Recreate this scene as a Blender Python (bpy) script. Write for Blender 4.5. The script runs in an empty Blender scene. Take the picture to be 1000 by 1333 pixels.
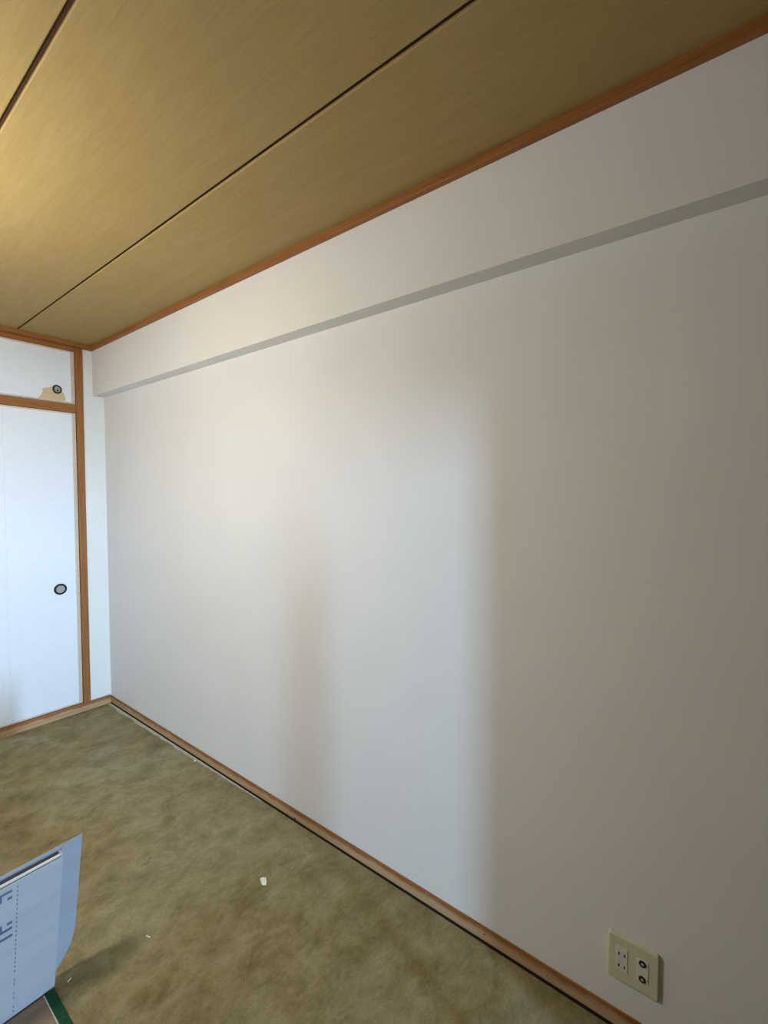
import bpy, bmesh, math, random
from mathutils import Vector, Matrix
random.seed(4)
sc = bpy.context.scene
C = sc.collection

# ------------------------------------------------------------------ camera
W, D = 1.3331, 3.4319            # long wall plane x = W, far wall plane y = D
H = 2.414                        # ceiling
yaw, pitch, roll = math.radians(52.2828), math.radians(-2.1877), math.radians(-0.0287)
f = Vector((math.sin(yaw)*math.cos(pitch), math.cos(yaw)*math.cos(pitch), math.sin(pitch)))
r = Vector((math.cos(yaw), -math.sin(yaw), 0)); u = r.cross(f)
r2 = r*math.cos(roll)+u*math.sin(roll); u2 = -r*math.sin(roll)+u*math.cos(roll)
cam = bpy.data.cameras.new('camera'); camo = bpy.data.objects.new('camera', cam); C.objects.link(camo)
camo.matrix_world = Matrix(((r2.x,u2.x,-f.x,0),(r2.y,u2.y,-f.y,0),(r2.z,u2.z,-f.z,1.4416),(0,0,0,1)))
cam.sensor_fit = 'VERTICAL'; cam.sensor_height = 36.0; cam.lens = 600.0/1333.0*36.0
cam.clip_start = .01
sc.camera = camo

# ------------------------------------------------------------------ light
wd = bpy.data.worlds.new('world'); sc.world = wd; wd.use_nodes = True
wd.node_tree.nodes['Background'].inputs[0].default_value = (.55,.72,1,1)
wd.node_tree.nodes['Background'].inputs[1].default_value = .6
# daylight that enters by the window of the next room (unseen, made narrow to sharpen shadow edges)
SX, SY, SW, SH, SZ = -.75, -6.0, .30, 2.1, 1.28
al = bpy.data.lights.new('window_daylight', 'AREA'); alo = bpy.data.objects.new('window_daylight', al); C.objects.link(alo)
al.shape = 'RECTANGLE'; al.size = SW; al.size_y = SH; al.energy = 640; al.color = (.47,.71,1.0)
alo.location = (SX, SY+.012, SZ); alo.rotation_euler = (math.radians(90), 0, 0)
LAMP = (-.19, 1.86, 1.84); LAMP_R = .11; LAMP_E = 136.0; LAMP_C = (1.0,.96,.86)
sc.view_settings.view_transform = 'Standard'; sc.view_settings.look = 'None'
sc.view_settings.gamma = 1; sc.view_settings.use_curve_mapping = False
sc.view_settings.exposure = 0.0
sc.cycles.use_denoising = True

# ------------------------------------------------------------------ materials
class NT:
    def __init__(s, name, rough=.6, spec=.3):
        s.m = bpy.data.materials.new(name); s.m.use_nodes = True; s.t = s.m.node_tree
        s.b = s.t.nodes['Principled BSDF']; s.b.inputs['Roughness'].default_value = rough
        s.b.inputs['Specular IOR Level'].default_value = spec
        s.co = s.t.nodes.new('ShaderNodeTexCoord').outputs['Object']
        s.geo = None
    def n(s, kind, **kw):
        x = s.t.nodes.new(kind)
        for k, v in kw.items():
            if k.startswith('_'): setattr(x, k[1:], v)
            else: x.inputs[k].default_value = v
        return x
    def l(s, a, b): s.t.links.new(a, b)
    def world(s):
        if s.geo is None: s.geo = s.n('ShaderNodeNewGeometry').outputs['Position']
        return s.geo
    def map(s, scale, co=None, rot=(0,0,0)):
        m = s.n('ShaderNodeMapping'); m.inputs['Scale'].default_value = scale; m.inputs['Rotation'].default_value = rot
        s.l(co or s.world(), m.inputs['Vector']); return m.outputs['Vector']
    def noise(s, vec, scale, detail=4, rough=.55, dist=0):
        x = s.n('ShaderNodeTexNoise', Scale=scale, Detail=detail, Roughness=rough, Distortion=dist)
        s.l(vec, x.inputs['Vector']); return x.outputs['Fac']
    def ramp(s, fac, stops):
        x = s.n('ShaderNodeValToRGB'); e = x.color_ramp.elements
        while len(e) < len(stops): e.new(.5)
        for i, (p, c) in enumerate(stops):
            e[i].position = p; e[i].color = (c if len(c) == 4 else (*c, 1))
        s.l(fac, x.inputs['Fac']); return x.outputs['Color']
    def mix(s, fac, a, b, mode='MIX'):
        x = s.n('ShaderNodeMix', _data_type='RGBA', _blend_type=mode)
        for v, i in ((fac, 0), (a, 6), (b, 7)):
            if hasattr(v, 'links'): s.l(v, x.inputs[i])
            else: x.inputs[i].default_value = v if i == 0 else (*v, 1)
        return x.outputs[2]
    def bump(s, h, strength=.2, dist=.001):
        x = s.n('ShaderNodeBump', Strength=strength, Distance=dist); s.l(h, x.inputs['Height']); s.l(x.outputs['Normal'], s.b.inputs['Normal'])
    def col(s, c):
        if hasattr(c, 'links'): s.l(c, s.b.inputs['Base Color'])
        else: s.b.inputs['Base Color'].default_value = (*c, 1)

def plain(name, c, rough=.5, spec=.3, metal=0, var=.06, scale=30):
    t = NT(name, rough, spec); t.b.inputs['Metallic'].default_value = metal
    n = t.noise(t.world(), scale, 3)
    lo = tuple(x*(1-var) for x in c); hi = tuple(min(1, x*(1+var)) for x in c)
    t.col(t.ramp(n, [(.3, lo), (.7, hi)])); return t.m

def m_wall():
    t = NT('wallpaper', .75, .2)
    n = t.noise(t.world(), 2.2, 4)
    t.col(t.ramp(n, [(.3,(.735,.722,.705)), (.7,(.765,.753,.738))]))
    t.bump(t.noise(t.world(), 420, 3, .6), .35, .0012)
    return t.m

def m_wall_far():
    t = NT('wallpaper_white', .75, .2)
    t.col(t.ramp(t.noise(t.world(), 3, 3), [(.3,(.74,.75,.73)), (.7,(.77,.78,.76))]))
    t.bump(t.noise(t.world(), 420, 3, .6), .3, .001); return t.m

def m_ceiling():
    t = NT('ceiling_board_print', .62, .25)
    v = t.map((22, 1.6, 1))
    a = t.noise(v, 1.0, 6, .62, .3)
    b = t.noise(t.map((160, 9, 1)), 1.0, 3, .6)
    c = t.noise(t.world(), 2.3, 2)
    col = t.ramp(a, [(.25,(.315,.215,.074)), (.5,(.35,.243,.086)), (.78,(.385,.275,.106))])
    col = t.mix(.22, col, t.ramp(b, [(.35,(.25,.165,.055)), (.65,(.45,.335,.15))]))
    col = t.mix(.25, col, t.ramp(c, [(.35,(.32,.235,.085)), (.65,(.37,.255,.115))]))
    t.col(col)
    t.bump(t.noise(t.map((330, 140, 1)), 1.0, 2, .6), .25, .0008)
    return t.m

def m_wood(name, base, axis, dark=.62, rough=.5):
    # axis = direction of the grain
    t = NT(name, rough, .35)
    s = [70, 70, 70]; s[axis] = 3.0
    a = t.noise(t.map(tuple(s)), 1.0, 6, .62, .6)
    s2 = [240, 240, 240]; s2[axis] = 8
    b = t.noise(t.map(tuple(s2)), 1.0, 3, .6)
    d = tuple(x*dark for x in base); h = tuple(min(1, x*1.22) for x in base)
    col = t.ramp(a, [(.28, d), (.5, base), (.75, h)])
    col = t.mix(.25, col, t.ramp(b, [(.4, d), (.62, h)]))
    t.col(col); t.bump(a, .15, .0006); return t.m

def m_strip(axis):
    # raw wood face whose upper part has soaked up the orange finish
    t = NT('bare_edge_wood', .6, .25)
    s = [60, 60, 60]; s[axis] = 2.5
    a = t.noise(t.map(tuple(s)), 1.0, 6, .62, .5)
    raw = t.ramp(a, [(.28,(.36,.225,.115)), (.5,(.47,.315,.175)), (.75,(.55,.39,.235))])
    fin = t.ramp(a, [(.28,(.19,.072,.02)), (.5,(.29,.115,.032)), (.75,(.36,.16,.05))])
    sep = t.n('ShaderNodeSeparateXYZ'); t.l(t.world(), sep.inputs[0])
    ws = [9, 9, 9]; ws[2] = 0
    w = t.noise(t.map(tuple(ws)), 1.0, 4, .6)
    add = t.n('ShaderNodeMath', _operation='MULTIPLY_ADD'); t.l(w, add.inputs[0]); add.inputs[1].default_value = .035; t.l(sep.outputs['Z'], add.inputs[2])
    k = t.ramp(add.outputs[0], [(.044,(0,0,0)), (.060,(1,1,1))])
    t.col(t.mix(k, raw, fin)); t.bump(a, .15, .0006); return t.m

def m_floor():
    t = NT('bare_subfloor', .78, .25)
    p = t.world()
    big = t.noise(p, 3.0, 8, .68, 1.2)
    mid = t.noise(t.map((1,1.4,1), rot=(0,0,.6)), 9, 8, .72, 1.0)
    fine = t.noise(t.map((45, 110, 45), rot=(0,0,.35)), 1.0, 5, .7)
    speck = t.noise(p, 150, 3, .6)
    tone = t.noise(p, 1.3, 3, .5, .4)
    base = t.ramp(big, [(.36,(.150,.100,.030)), (.45,(.250,.192,.082)), (.54,(.325,.278,.152)), (.66,(.385,.350,.232))])
    base = t.mix(.48, base, t.ramp(mid, [(.36,(.135,.098,.034)), (.5,(.285,.236,.120)), (.64,(.440,.395,.268))]))
    base = t.mix(.22, base, t.ramp(fine, [(.34,(.115,.090,.040)), (.66,(.440,.390,.250))]))
    base = t.mix(.10, base, t.ramp(speck, [(.38,(.080,.062,.028)), (.62,(.480,.430,.290))]))
    base = t.mix(.30, base, t.ramp(tone, [(.40,(.245,.185,.070)), (.60,(.320,.310,.215))]))
    # thin dark scuffs and hairline cracks
    cr = t.noise(t.map((2.2, 3.6, 1), rot=(0,0,.9)), 1.7, 5, .55, 1.6)
    sub = t.n('ShaderNodeMath', _operation='SUBTRACT'); t.l(cr, sub.inputs[0]); sub.inputs[1].default_value = .5
    ab = t.n('ShaderNodeMath', _operation='ABSOLUTE'); t.l(sub.outputs[0], ab.inputs[0])
    line = t.ramp(ab.outputs[0], [(.0,(1,1,1)), (.005,(0,0,0))])
    patch = t.ramp(t.noise(p, 4.1, 2), [(.54,(0,0,0)), (.62,(1,1,1))])
    k = t.mix(1.0, line, patch, 'MULTIPLY')
    k2 = t.mix(.6, (0,0,0), k)
    base = t.mix(k2, base, (0.111,0.085,0.035))
    # pale worn smears
    sm = t.ramp(t.noise(t.map((1.2, 3.0, 1), rot=(0,0,-.5)), 2.3, 5, .6, .8), [(.60,(0,0,0)), (.75,(.4,.4,.4))])
    base = t.mix(sm, base, (0.428,0.375,0.257))
    val = t.noise(t.map((1,1.3,1), rot=(0,0,1.1)), 7.5, 8, .72, .5)
    base = t.mix(1.0, base, t.ramp(val, [(.36,(.66,.64,.60)), (.50,(.86,.85,.83)), (.64,(1.0,1.0,1.0))]), 'MULTIPLY')
    hs = t.n('ShaderNodeHueSaturation', Saturation=1.06); t.l(base, hs.inputs['Color']); base = hs.outputs['Color']
    t.col(base)
    t.bump(t.mix(.5, t.noise(p, 60, 5, .65), fine), .22, .0015)
    return t.m

def m_paper():
    t = NT('fusuma_paper', .7, .2)
    t.col(t.ramp(t.noise(t.map((1,1,1)), 26, 4), [(.3,(.735,.785,.845)), (.7,(.755,.805,.865))]))
    t.bump(t.noise(t.world(), 90, 4, .6), .15, .001); return t.m

def m_card(name, lo, hi, axis=0):
    t = NT(name, .65, .25)
    s = [3, 30, 30]
    t.col(t.ramp(t.noise(t.map(tuple(s)), 1.0, 4), [(.3, lo), (.7, hi)]))
    t.bump(t.noise(t.map((260, 20, 20)), 1.0, 2), .12, .0006); return t.m

def m_emit(name, c, s):
    t = NT(name, .6); t.col((.9,.88,.82))
    t.b.inputs['Emission Color'].default_value = (*c, 1); t.b.inputs['Emission Strength'].default_value = s
    return t.m

MW, MWF, MC, MF, MP = m_wall(), m_wall_far(), m_ceiling(), m_floor(), m_paper()
ORANGE = (.30,.118,.030)
WX, WY, WZ = (m_wood('orange_wood_%s' % n, ORANGE, i) for i, n in enumerate(('across', 'along', 'upright')))
SXm, SYm = m_strip(0), m_strip(1)
M_UNSEEN = plain('unseen_wall_dark', (.07,.055,.04), .9, .1, var=.15, scale=300)  # unseen walls, colour darkened to cut bounce light in the room
M_GROOVE = plain('dark_groove', (.060,.030,.012), .8, .1)
M_GAP_SHADE = plain('gap_shade', (.030,.024,.015), .9, .05)  # near-black colour puts in the shade of the floor-edge gap
M_EDGE = plain('bare_door_edge', (.60,.50,.41), .65, .2, var=.10, scale=60)
M_BOARD = m_wood('bare_door_board', (.60,.49,.31), 0, .86, .7)
M_IRON = plain('black_lacquer', (.010,.010,.011), .55, .3)
M_CUP = plain('dull_silver', (.33,.33,.31), .5, .4, .1, .15, 160)
M_PLATE = plain('ivory_plastic', (.60,.58,.44), .35, .5, var=.02)
M_INSERT = plain('pale_plastic', (.66,.67,.60), .35, .5, var=.02)
M_HOLE = plain('socket_hole', (.012,.012,.011), .6, .2)
M_PIN = plain('connector_metal', (.62,.62,.58), .3, .5, .7, .05)
M_CARD = m_card('white_board', (.32,.333,.352), (.352,.366,.384))
M_CARD2 = m_card('white_board_dark', (.27,.288,.328), (.298,.316,.356))  # slightly darker, bluer tone for the rear panel
M_CORE = m_card('board_core', (.62,.58,.52), (.72,.68,.60))
M_INK = plain('blue_print', (.085,.115,.165), .6, .2)
M_MAT = m_card('brown_mat_weave', (.20,.135,.085), (.30,.215,.145))
M_GREEN = plain('green_cloth', (.010,.060,.026), .8, .15, var=.25, scale=120)
M_CHIP = plain('pale_chip', (.80,.76,.62), .6, .3, var=.1, scale=200)
M_PLASTER = plain('pale_edge_tape', (.46,.45,.37), .8, .1, var=.25, scale=70)
M_METAL = plain('grey_metal', (.45,.45,.45), .35, .5, .8)
M_TUBE = m_card('shadow_tube', (.36,.27,.17), (.42,.32,.21))
t = NT('window_glass', .03, .5); t.col((.95,.98,1)); t.b.inputs['Transmission Weight'].default_value = 1.0; M_GLASS = t.m

# ------------------------------------------------------------------ helpers
def link(name, me, mat, parent=None, loc=None):
    me.name = name
    o = bpy.data.objects.new(name, me); C.objects.link(o)
    if mat is not None and not me.materials: me.materials.append(mat)
    if loc is not None: o.location = loc
    if parent is not None: o.parent = parent
    return o
def mesh(bm, name='m', smooth=False):
    bmesh.ops.recalc_face_normals(bm, faces=bm.faces)
    me = bpy.data.meshes.new(name); bm.to_mesh(me); bm.free()
    if smooth:
        for p in me.polygons: p.use_smooth = True
    return me
def addbox(bm, a, b):
    g = bmesh.ops.create_cube(bm, size=1)
    for v in g['verts']:
        v.co = Vector([(a[i]+b[i])/2 + v.co[i]*(b[i]-a[i]) for i in range(3)])
    return g['verts']
def box(name, a, b, mat, parent=None, bev=0, seg=2, off=(0,0,0)):
    bm = bmesh.new()
    addbox(bm, [a[i]-off[i] for i in range(3)], [b[i]-off[i] for i in range(3)])
    if bev: bmesh.ops.bevel(bm, geom=bm.edges[:], offset=bev, segments=seg, profile=.5, affect='EDGES')
    return link(name, mesh(bm), mat, parent)
def prism(name, pts, mat, axis, lo, hi, parent=None, off=(0,0,0), bev=0):
    """polygon pts in the two other axes, extruded lo..hi along axis"""
    bm = bmesh.new(); oth = [i for i in range(3) if i != axis]
    def mk(p, h):
        c = [0,0,0]; c[axis] = h; c[oth[0]] = p[0]; c[oth[1]] = p[1]
        return bm.verts.new([c[i]-off[i] for i in range(3)])
    A = [mk(p, lo) for p in pts]; B = [mk(p, hi) for p in pts]; n = len(pts)
    fa = bm.faces.new(A); fb = bm.faces.new(B[::-1])
    for i in range(n): bm.faces.new((A[i], B[i], B[(i+1) % n], A[(i+1) % n]))
    bmesh.ops.recalc_face_normals(bm, faces=bm.faces)
    bmesh.ops.triangulate(bm, faces=[x for x in bm.faces if len(x.verts) > 4])
    return link(name, mesh(bm), mat, parent)
def lathe(name, prof, mat, parent, axis, seg=40, loc=(0,0,0), smooth=True, closed=False):
    """profile (radius, height) turned about axis (0 x, 1 y, 2 z)"""
    bm = bmesh.new(); rings = []
    for (rad, h) in prof:
        ring = []
        for k in range(seg):
            a = 2*math.pi*k/seg; c = (rad*math.cos(a), rad*math.sin(a))
            ring.append(bm.verts.new({0:(h,c[0],c[1]), 1:(c[0],h,c[1]), 2:(c[0],c[1],h)}[axis]))
        rings.append(ring)
    if closed: rings.append(rings[0])
    for A, B in zip(rings, rings[1:]):
        for k in range(seg): bm.faces.new((A[k], A[(k+1) % seg], B[(k+1) % seg], B[k]))
    if not closed: bm.faces.new(rings[0]); bm.faces.new(rings[-1])
    bmesh.ops.remove_doubles(bm, verts=bm.verts, dist=1e-6)
    me = mesh(bm, smooth=smooth)
    if smooth: me.set_sharp_from_angle(angle=math.radians(35))
    return link(name, me, mat, parent, loc)
def struct(o, label=None, cat=None):
    o['kind'] = 'structure'
    if label: o['label'] = label
    if cat: o['category'] = cat
    return o
def tag(o, label, cat, group=None):
    o['label'] = label; o['category'] = cat
    if group: o['group'] = group
    return o
def empty(name, loc):
    o = bpy.data.objects.new(name, None); C.objects.link(o); o.location = loc; o.empty_display_size = .05
    return o

# ------------------------------------------------------------------ setting
XL, YB = -1.32, -6.05
YP = -.25; JX = 1.050; LINT = 1.62   # unseen partition, opening edge and head placed to shape the daylight
STRIP_T, STRIP_Z = .004, .050
GAP = .0065
struct(box('floor', (XL, YB, -.04), (W-STRIP_T-GAP, D-.006-GAP, 0), MF), 'bare mottled olive-brown subfloor', 'floor')
struct(box('trim_6', (XL-.12, YB-.2, -.10), (W+.12, D+.12, -.04), M_GAP_SHADE), 'dark base under the subfloor', 'base')
# long wall with the shallow beam box along its top
BX, BZ = W-.070, 2.0968
struct(box('trim_9', (W-.003, YP, -.04), (W+.002, D, .004), M_GAP_SHADE), 'dark strip giving painted shade to the gap under the wood strip', 'gap')  # near-black strip stands in for shade below the wood strip
wr = struct(box('wall_right', (W, -.37, -.05), (W+.12, D+.12, H+.05), MW), 'long off-white papered wall', 'wall')
struct(box('wall_side', (W, YB, -.05), (W+.12, -.37, H+.05), M_UNSEEN), 'unseen side wall of the next room, darkened to cut bounce light', 'wall')
struct(box('trim_7', (BX, -.25, BZ), (W+.01, D+.01, H+.02), MW, bev=.0015), 'boxed beam along the top of the long wall', 'beam')
struct(box('wall_left', (XL-.12, YB, -.05), (XL, D+.12, H+.05), M_UNSEEN), 'unseen wall opposite the long wall, darkened to cut bounce light', 'wall')
# unseen partition behind the camera, added to cut the daylight's side and top

struct(box('wall_back', (JX, YP-.12, 0), (W, YP, H), M_UNSEEN), 'unseen wall stub added to cast the hard shadow edge', 'wall')
struct(box('trim_8', (XL, YP-.12, LINT), (JX, YP, H), M_UNSEEN), 'unseen wall above the opening, set low to fade the daylight band', 'wall')
# outer wall of the next room: unseen window, width shaped so its shadows stay sharp
wx0, wx1, wz0, wz1 = SX-SW/2, SX+SW/2, SZ-SH/2, SZ+SH/2
bm = bmesh.new()
addbox(bm, (XL, YB-.12, -.05), (wx0, YB, H+.05)); addbox(bm, (wx1, YB-.12, -.05), (W, YB, H+.05))
addbox(bm, (wx0, YB-.12, -.05), (wx1, YB, wz0)); addbox(bm, (wx0, YB-.12, wz1), (wx1, YB, H+.05))
struct(link('wall_outer', mesh(bm), M_UNSEEN), 'outer wall of the next room', 'wall')
win = struct(empty('window_1', (SX, YB, wz0)), 'unseen window of the next room, made narrow to sharpen shadows', 'window')
for n, a, b in (('window_frame', (wx0-.03, YB, wz0-.03), (wx0, YB+.03, wz1+.03)), ('window_frame', (wx1, YB, wz0-.03), (wx1+.03, YB+.03, wz1+.03)),
                ('window_frame', (wx0, YB, wz1), (wx1, YB+.03, wz1+.03)), ('window_frame', (wx0, YB, wz0-.03), (wx1, YB+.03, wz0))):
    box(n, a, b, M_METAL, win, .003, 1, (SX, YB, wz0))
box('pane', (wx0, YB-.06, wz0), (wx1, YB-.055, wz1), M_GLASS, win, 0, 1, (SX, YB, wz0))

# ceiling: a dark backing with printed boards laid along the room, joints recessed
ceil = struct(box('ceiling', (XL-.12, YB, H+.007), (W+.12, D+.12, H+.06), M_GROOVE), 'tan wood-print board ceiling with dark joints', 'ceiling')
G = .0055
joints = [.859 - .486*k for k in range(0, 5)]
xs = [W] + joints + [XL]
for i in range(len(xs)-1):
    x1 = xs[i] - (G if i else 0); x0 = xs[i+1] + (G if i+1 < len(xs)-1 else 0)
    if x1-x0 < .02: continue
    e = .0025
    prism('ceiling_board', [(x0+e, H), (x1-e, H), (x1, H+e), (x1, H+.008), (x0, H+.008), (x0, H+e)], MC, 1, YB, D, ceil)
# ceiling mouldings
TZ, TP = 2.3896, .020
struct(box('trim_1', (BX-TP, YP, TZ), (BX+.004, D, H+.004), WY, bev=.0015), 'orange-brown wood moulding where ceiling meets the long wall', 'moulding')
struct(box('trim_2', (XL, D-.045, TZ), (BX-TP, D+.01, H+.004), WX, bev=.0015), 'orange-brown wood moulding above the closet', 'moulding')
# far wall: closet opening framed in orange wood, narrow papered strip in the corner
jr, jl = W-.1281, W-.1690
ZRT, ZRB = 2.0242, 1.972
struct(box('wall_far', (jr, D, -.05), (W, D+.10, H), MWF), 'narrow white papered strip between the post and the long wall', 'wall')
struct(box('trim_3', (jl, D-.009, STRIP_Z+.004), (jr, D+.06, TZ), WZ, bev=.002), 'upright orange-brown post beside the sliding doors', 'post')
struct(box('trim_4', (XL, D-.007, ZRB), (jl, D+.06, ZRT), WX, bev=.002), 'orange-brown rail between the upper and lower sliding doors', 'rail')
struct(box('trim_5', (XL, D-.007, 2.366), (jl, D+.06, TZ), WX, bev=.001), 'orange-brown head rail under the ceiling moulding', 'rail')
struct(box('closet_back', (XL, D+.30, -.05), (jr, D+.34, H), MWF), 'inner back of the closet', 'wall')
bpy.data.objects['closet_back'].name = 'wall_closet'
# low wood strips left standing where the mats have been taken up
bb = struct(box('baseboard_right', (W-STRIP_T, YP, .004), (W+.004, D-.004, STRIP_Z), SYm, bev=.0012), 'bare wood strip with orange-stained top along the long wall', 'baseboard')
bf = struct(box('baseboard_far', (XL, D-.006, -.03), (W-STRIP_T, D+.05, STRIP_Z+.006), SXm, bev=.0012), 'wood door sill with bare lower edge', 'sill')
# nail holes / knots in the strip
for (yy, zz, rr) in ((1.527, .009, .0045), (.62, .026, .0028), (.42, .020, .002), (2.28, .024, .002)):
    lathe('knot', [(rr*.2, -.0006), (rr, -.0006), (rr, .0004), (rr*.2, .0004)], M_HOLE, bb, 0, 10, (W-STRIP_T, yy, zz), False)

# ------------------------------------------------------------------ sliding doors
def pull_handle(parent, x, z, off, rx, rz, y0):
    """round recessed door pull: black ring, silver cup, little boss"""
    ring = lathe('handle_ring', [(.66,-.0), (.68,-.003), (.84,-.0045), (.97,-.003), (1.0,0), (1.0,.004), (.66,.004)], M_IRON, parent, 1, 40, (x-off[0], y0-off[1], z-off[2]), True, True)
    ring.scale = (rx, 1, rz)
    cup = lathe('handle_cup', [(.02,-.0009), (.22,-.0009), (.30,-.0015), (.42,-.0006), (.60,-.0008), (.66,-.0016), (.70,-.0018), (.70,.004), (.02,.004)], M_CUP, parent, 1, 40, (x-off[0], y0-off[1], z-off[2]))
    cup.scale = (rx, 1, rz)
    return ring, cup
YF = D+.006                      # front face of the doors
def sliding_door(name, z0, z1, label, paper_pts, x0=.28, x1=None):
    x1 = x1 or jl-.002
    e = empty(name, (x1, YF, z0)); o = (x1, YF, z0); struct(e, label, 'sliding door')
    box('door_board', (x0+.022, YF+.0012, z0+.004), (x1-.022, YF+.020, z1-.004), M_BOARD, e, 0, 1, o)
    fw = .0215
    box('door_edge', (x1-fw, YF-.003, z0), (x1, YF+.022, z1), M_EDGE, e, .0015, 1, o)
    box('door_edge', (x0, YF-.003, z0), (x0+fw, YF+.022, z1), M_EDGE, e, .0015, 1, o)
    hb = .010
    box('door_edge', (x0+fw, YF-.003, z1-hb), (x1-fw, YF+.022, z1), M_EDGE, e, .0015, 1, o)
    box('door_edge', (x0+fw, YF-.003, z0), (x1-fw, YF+.022, z0+hb), M_EDGE, e, .0015, 1, o)
    p = prism('door_paper', paper_pts(x0+fw, x1-fw, z0+hb, z1-hb), MP, 1, YF, YF+.0012, e, o)
    return e, o
# lower door
d1, o1 = sliding_door('door_1', STRIP_Z+.008, ZRB-.002, 'tall white papered sliding closet door with round pull',
    lambda a, b, c, d: [(a,c), (b,c), (b,d), (a,d)])
pull_handle(d1, 1.052, .835, o1, .0365, .0355, YF)
# folded seam standing slightly proud in the paper
prism('paper_seam', [(.774, YF), (.777, YF-.0018), (.782, YF-.0018), (.785, YF)], MP, 2, STRIP_Z+.018, ZRB-.012, d1, o1)
box('paper_seam', (.30, YF-.0010, 1.148), (.777, YF+.0005, 1.152), MP, d1, .0003, 1, o1)
# upper door with torn paper round its pull
tear = [(1.097,2.040), (1.106,2.043), (1.110,2.052), (1.107,2.066), (1.102,2.080), (1.096,2.093), (1.090,2.104), (1.090,2.118), (1.080,2.131), (1.066,2.136), (1.050,2.134),
        (1.041,2.124), (1.026,2.116), (1.012,2.110), (.999,2.105), (.989,2.100), (.982,2.092), (.986,2.084), (.987,2.076), (.980,2.070), (.982,2.062), (.974,2.054), (.969,2.047), (.964,2.041)]
def torn(a, b, c, d):
    return [(a, c), ] + [(tear[-1][0]-.002, c)] + tear[::-1] + [(tear[0][0]-.003, c), (b, c), (b, d), (a, d)]
d2, o2 = sliding_door('door_2', ZRT+.002, 2.364, 'low white papered upper closet door with torn paper round the pull', torn)
pull_handle(d2, 1.064, 2.107, o2, .0255, .0275, YF+.0008)
box('handle_pin', (1.060, YF-.003, 2.096), (1.072, YF+.003, 2.104), M_IRON, d2, .001, 1, o2)
# second lower and upper door beyond the frame's left edge, on the rear track
for nm, z0, z1, lb in (('door_3', STRIP_Z+.008, ZRB-.002, 'tall white papered closet door on the rear track'), ('door_4', ZRT+.002, 2.364, 'low white papered upper closet door on the rear track')):
    e = struct(empty(nm, (.30, D+.032, z0)), lb, 'sliding door'); o = (.30, D+.032, z0)
    box('door_paper', (XL+.02, D+.032, z0+.01), (.28, D+.05, z1-.01), MP, e, 0, 1, o)
    box('door_edge', (.28, D+.030, z0), (.302, D+.052, z1), M_EDGE, e, .0015, 1, o)

# ------------------------------------------------------------------ wall outlet
oy0, oy1, oz0, oz1 = .137, .256, .140, .262
oc = ((oy0+oy1)/2, (oz0+oz1)/2); org = (W, oc[0], oz0)
out = tag(empty('wall_outlet', org), 'ivory double wall outlet plate low on the long papered wall', 'outlet')
bm = bmesh.new()
vs = addbox(bm, (-.0105, oy0-oc[0], 0), (0, oy1-oc[0], oz1-oz0))
bmesh.ops.bevel(bm, geom=[e for e in bm.edges if abs((e.verts[0].co-e.verts[1].co).x) > .005], offset=.006, segments=4, profile=.5, affect='EDGES')
bmesh.ops.bevel(bm, geom=[e for e in bm.edges if all(v.co.x < -.010 for v in e.verts)], offset=.0035, segments=3, profile=.5, affect='EDGES')
link('plate', mesh(bm, smooth=False), M_PLATE, out)
def insert(name, y0, y1, z0, z1, lab):
    return box(name, (W-.0122, y0, z0), (W-.008, y1, z1), M_INSERT, out, .0008, 2, org)
s1 = insert('socket_insert', .2085, .2360, .172, .236, 'pale socket insert with four slots')
s2 = insert('antenna_insert', .160, .1865, .1725, .2315, 'pale insert with two round antenna jacks')
for yy in (.2290, .2155):
    for zz in (.2170, .1850):
        box('slot', (W-.0125, yy-.0017, zz-.004), (W-.0115, yy+.0015, zz+.004), M_HOLE, s1, 0, 1, org)
for zz in (.2225, .1810):
    j = lathe('antenna_jack', [(.0035,-.0012), (.0050,-.0022), (.0078,-.0022), (.0085,-.0012), (.0085,.0005), (.0035,.0005)], M_IRON, s2, 0, 24, (-.0122, .1735-org[1], zz-org[2]), True, True)
    lathe('jack_pin', [(.0004,-.0030), (.0034,-.0026), (.0038,-.0010), (.0038,.0005), (.0004,.0005)], M_PIN, s2, 0, 16, (-.0122, .1735-org[1], zz-org[2]))

# ------------------------------------------------------------------ flattened carton standing on the floor
CX, CY = .25, 1.57
car = tag(empty('flattened_carton', (CX, CY, 0)), 'flattened white cardboard carton with blue print standing on the floor', 'carton'); co = (CX, CY, 0)
fp = prism('front_panel', [(.02,.0005), (.4325,.0005), (.4605,.378), (.02,.372)], M_CARD, 1, 1.5530, 1.5560, car, co)
prism('inner_panel', [(.02,.002), (.434,.002), (.4600,.384), (.02,.379)], M_CORE, 1, 1.5620, 1.5645, car, co)
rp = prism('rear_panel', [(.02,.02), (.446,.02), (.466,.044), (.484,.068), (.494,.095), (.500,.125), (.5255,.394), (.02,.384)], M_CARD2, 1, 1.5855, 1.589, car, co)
prism('fold', [(.4300,.004), (.4345,.004), (.4650,.384), (.4600,.384)], M_CARD, 1, 1.5560, 1.5855, car, co)
prism('fold', [(.02,.004), (.024,.004), (.024,.372), (.02,.372)], M_CARD, 1, 1.5560, 1.5855, car, co)
YI = 1.553
def ink(name, quads):
    bm = bmesh.new()
    for (x0, z0, x1, z1) in quads: addbox(bm, (x0-CX, YI-.0003-CY, z0), (x1-CX, YI+.0005-CY, z1))
    return link(name, mesh(bm), M_INK, fp)
ink('printed_mark', [(.290,.3555,.343,.3620), (.306,.339,.3205,.3555), (.332,.3375,.3425,.3445)])
ink('printed_mark', [(.329,.2690,.341,.2755), (.318,.2530,.3405,.2600), (.310,.2530,.3185,.2760), (.280,.2325,.3405,.2395)])
bm = bmesh.new(); k = 0
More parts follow.
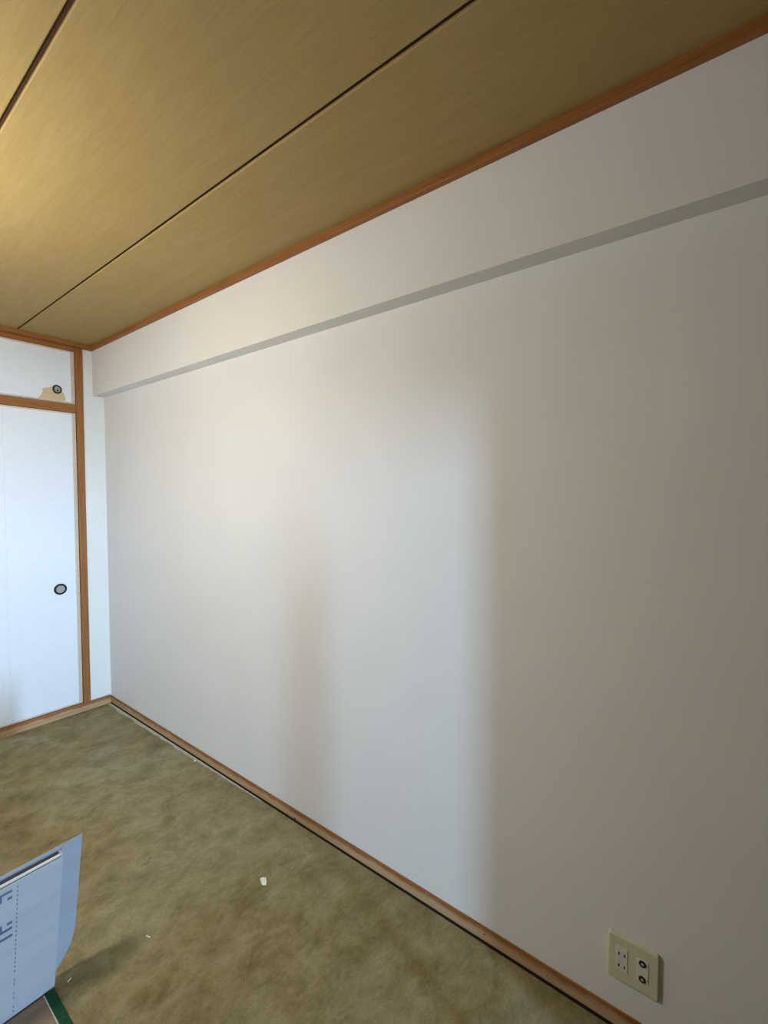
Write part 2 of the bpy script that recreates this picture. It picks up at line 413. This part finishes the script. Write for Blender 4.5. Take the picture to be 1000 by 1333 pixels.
for i in range(30):
    z = .362 - i*.0122; x = .3555 - (.362-z)*.055
    if z < .12 and i % 3 == 2: continue
    addbox(bm, (x-.0011-CX, YI-.0003-CY, z-.0036), (x+.0011-CX, YI+.0005-CY, z+.0022))
link('perforation', mesh(bm), M_INK, fp)

# ------------------------------------------------------------------ mat with green border lying in front of the carton
mx0, mx1, my0, my1 = -.30, .404, .75, 1.546
mat = tag(empty('floor_mat', ((mx0+mx1)/2, (my0+my1)/2, 0)), 'brown floor mat with green cloth border beside the flattened carton', 'mat'); mo = ((mx0+mx1)/2, (my0+my1)/2, 0)
box('mat_body', (mx0, my0, .0003), (mx1, my1, .007), M_MAT, mat, .001, 1, mo)
box('border', (mx1+.0022, my0, .0003), (mx1+.027, my1, .0085), M_GREEN, mat, .0025, 2, mo)
box('border', (mx0-.027, my0, .0003), (mx0-.0022, my1, .0085), M_GREEN, mat, .0025, 2, mo)
box('border_piping', (mx1-.0008, my0, .0004), (mx1+.0024, my1, .0085), M_PLASTER, mat, .0007, 1, mo)
box('border_piping', (mx0-.0024, my0, .0004), (mx0+.0008, my1, .0085), M_PLASTER, mat, .0007, 1, mo)

# ------------------------------------------------------------------ litter on the floor
def chip(name, loc, pts, th, rotz, label, cat, tilt=0):
    bm = bmesh.new(); n = len(pts)
    A = [bm.verts.new((x, y, 0)) for x, y in pts]; B = [bm.verts.new((x*.93, y*.93, th*(1+.5*math.sin(7*x*100+i)))) for i, (x, y) in enumerate(pts)]
    bm.faces.new(A[::-1]); bm.faces.new(B)
    for i in range(n): bm.faces.new((A[i], A[(i+1) % n], B[(i+1) % n], B[i]))
    o = link(name, mesh(bm), M_CHIP, None, loc); o.rotation_euler = (tilt, 0, rotz); return tag(o, label, cat)
chip('plaster_chip', (1.040, 1.373, .0002), [(-.019,-.006), (-.006,-.011), (.010,-.012), (.019,-.002), (.015,.010), (-.002,.009), (-.013,.007)], .005, math.radians(62), 'white plaster chip lying alone on the open floor', 'chip')
chip('splinter', (.675, 1.497, .0002), [(-.008,-.0012), (.008,-.0009), (.009,.0012), (-.007,.0013)], .002, math.radians(-75), 'tiny pale splinter on the floor near the flattened carton', 'splinter')
chip('crumb', (1.304, 2.304, .0002), [(-.005,-.004), (.004,-.005), (.006,.001), (.001,.005), (-.005,.003)], .005, .3, 'small white crumb on the floor against the wood strip', 'crumb')
chip('thread', (.468, 1.545, .0002), [(-.006,-.0008), (.006,-.0006), (.006,.0008), (-.006,.0008)], .0015, math.radians(20), 'short white thread on the floor at the carton corner', 'thread')
# pale ragged strip of old tape along the floor edge by the far corner
bm = bmesh.new(); prev = None
N = 60; ya, yb = D-.02, 1.75
for i in range(N+1):
    y = ya + (yb-ya)*i/N; tt = i/N
    w = (.019*(1-tt)**.6+.002)*(.7+.6*random.random())
    x1 = W-STRIP_T-GAP-.0008
    cur = [bm.verts.new((x1, y, 0)), bm.verts.new((x1, y, .0012)), bm.verts.new((x1-w, y, .0012)), bm.verts.new((x1-w-.001, y, 0))]
    if prev:
        for k in range(4): bm.faces.new((prev[k], prev[(k+1) % 4], cur[(k+1) % 4], cur[k]))
    else: bm.faces.new(cur)
    prev = cur
bm.faces.new(prev[::-1])
tag(link('edge_tape', mesh(bm), M_PLASTER), 'pale ragged strip along the floor edge by the far corner', 'tape')

# ------------------------------------------------------------------ lamp hanging just outside the frame
lamp = tag(empty('pendant_lamp', (LAMP[0], LAMP[1], H)), 'round paper pendant lamp hanging from the ceiling', 'lamp')
lathe('ceiling_cap', [(.001,0), (.05,0), (.05,-.012), (.03,-.025), (.001,-.025)], M_METAL, lamp, 2, 32)
lathe('cord', [(.003,-.02), (.003, LAMP[2]+LAMP_R-H)], M_IRON, lamp, 2, 10)
bm = bmesh.new(); bmesh.ops.create_uvsphere(bm, u_segments=24, v_segments=14, radius=LAMP_R)
link('shade', mesh(bm, smooth=True), m_emit('lit_paper', LAMP_C, LAMP_E), lamp, (0, 0, LAMP[2]-H))

# unseen tube added behind the camera to cast the soft wall stripe
tube = tag(empty('shadow_tube', (.872, -.19, 0)), 'unseen brown tube added to cast the soft stripe on the long wall', 'tube')
lathe('tube_body', [(.012,.004), (.021,.0), (.021,1.24), (.018,1.24), (.018,.02), (.012,.02)], M_TUBE, tube, 2, 32)
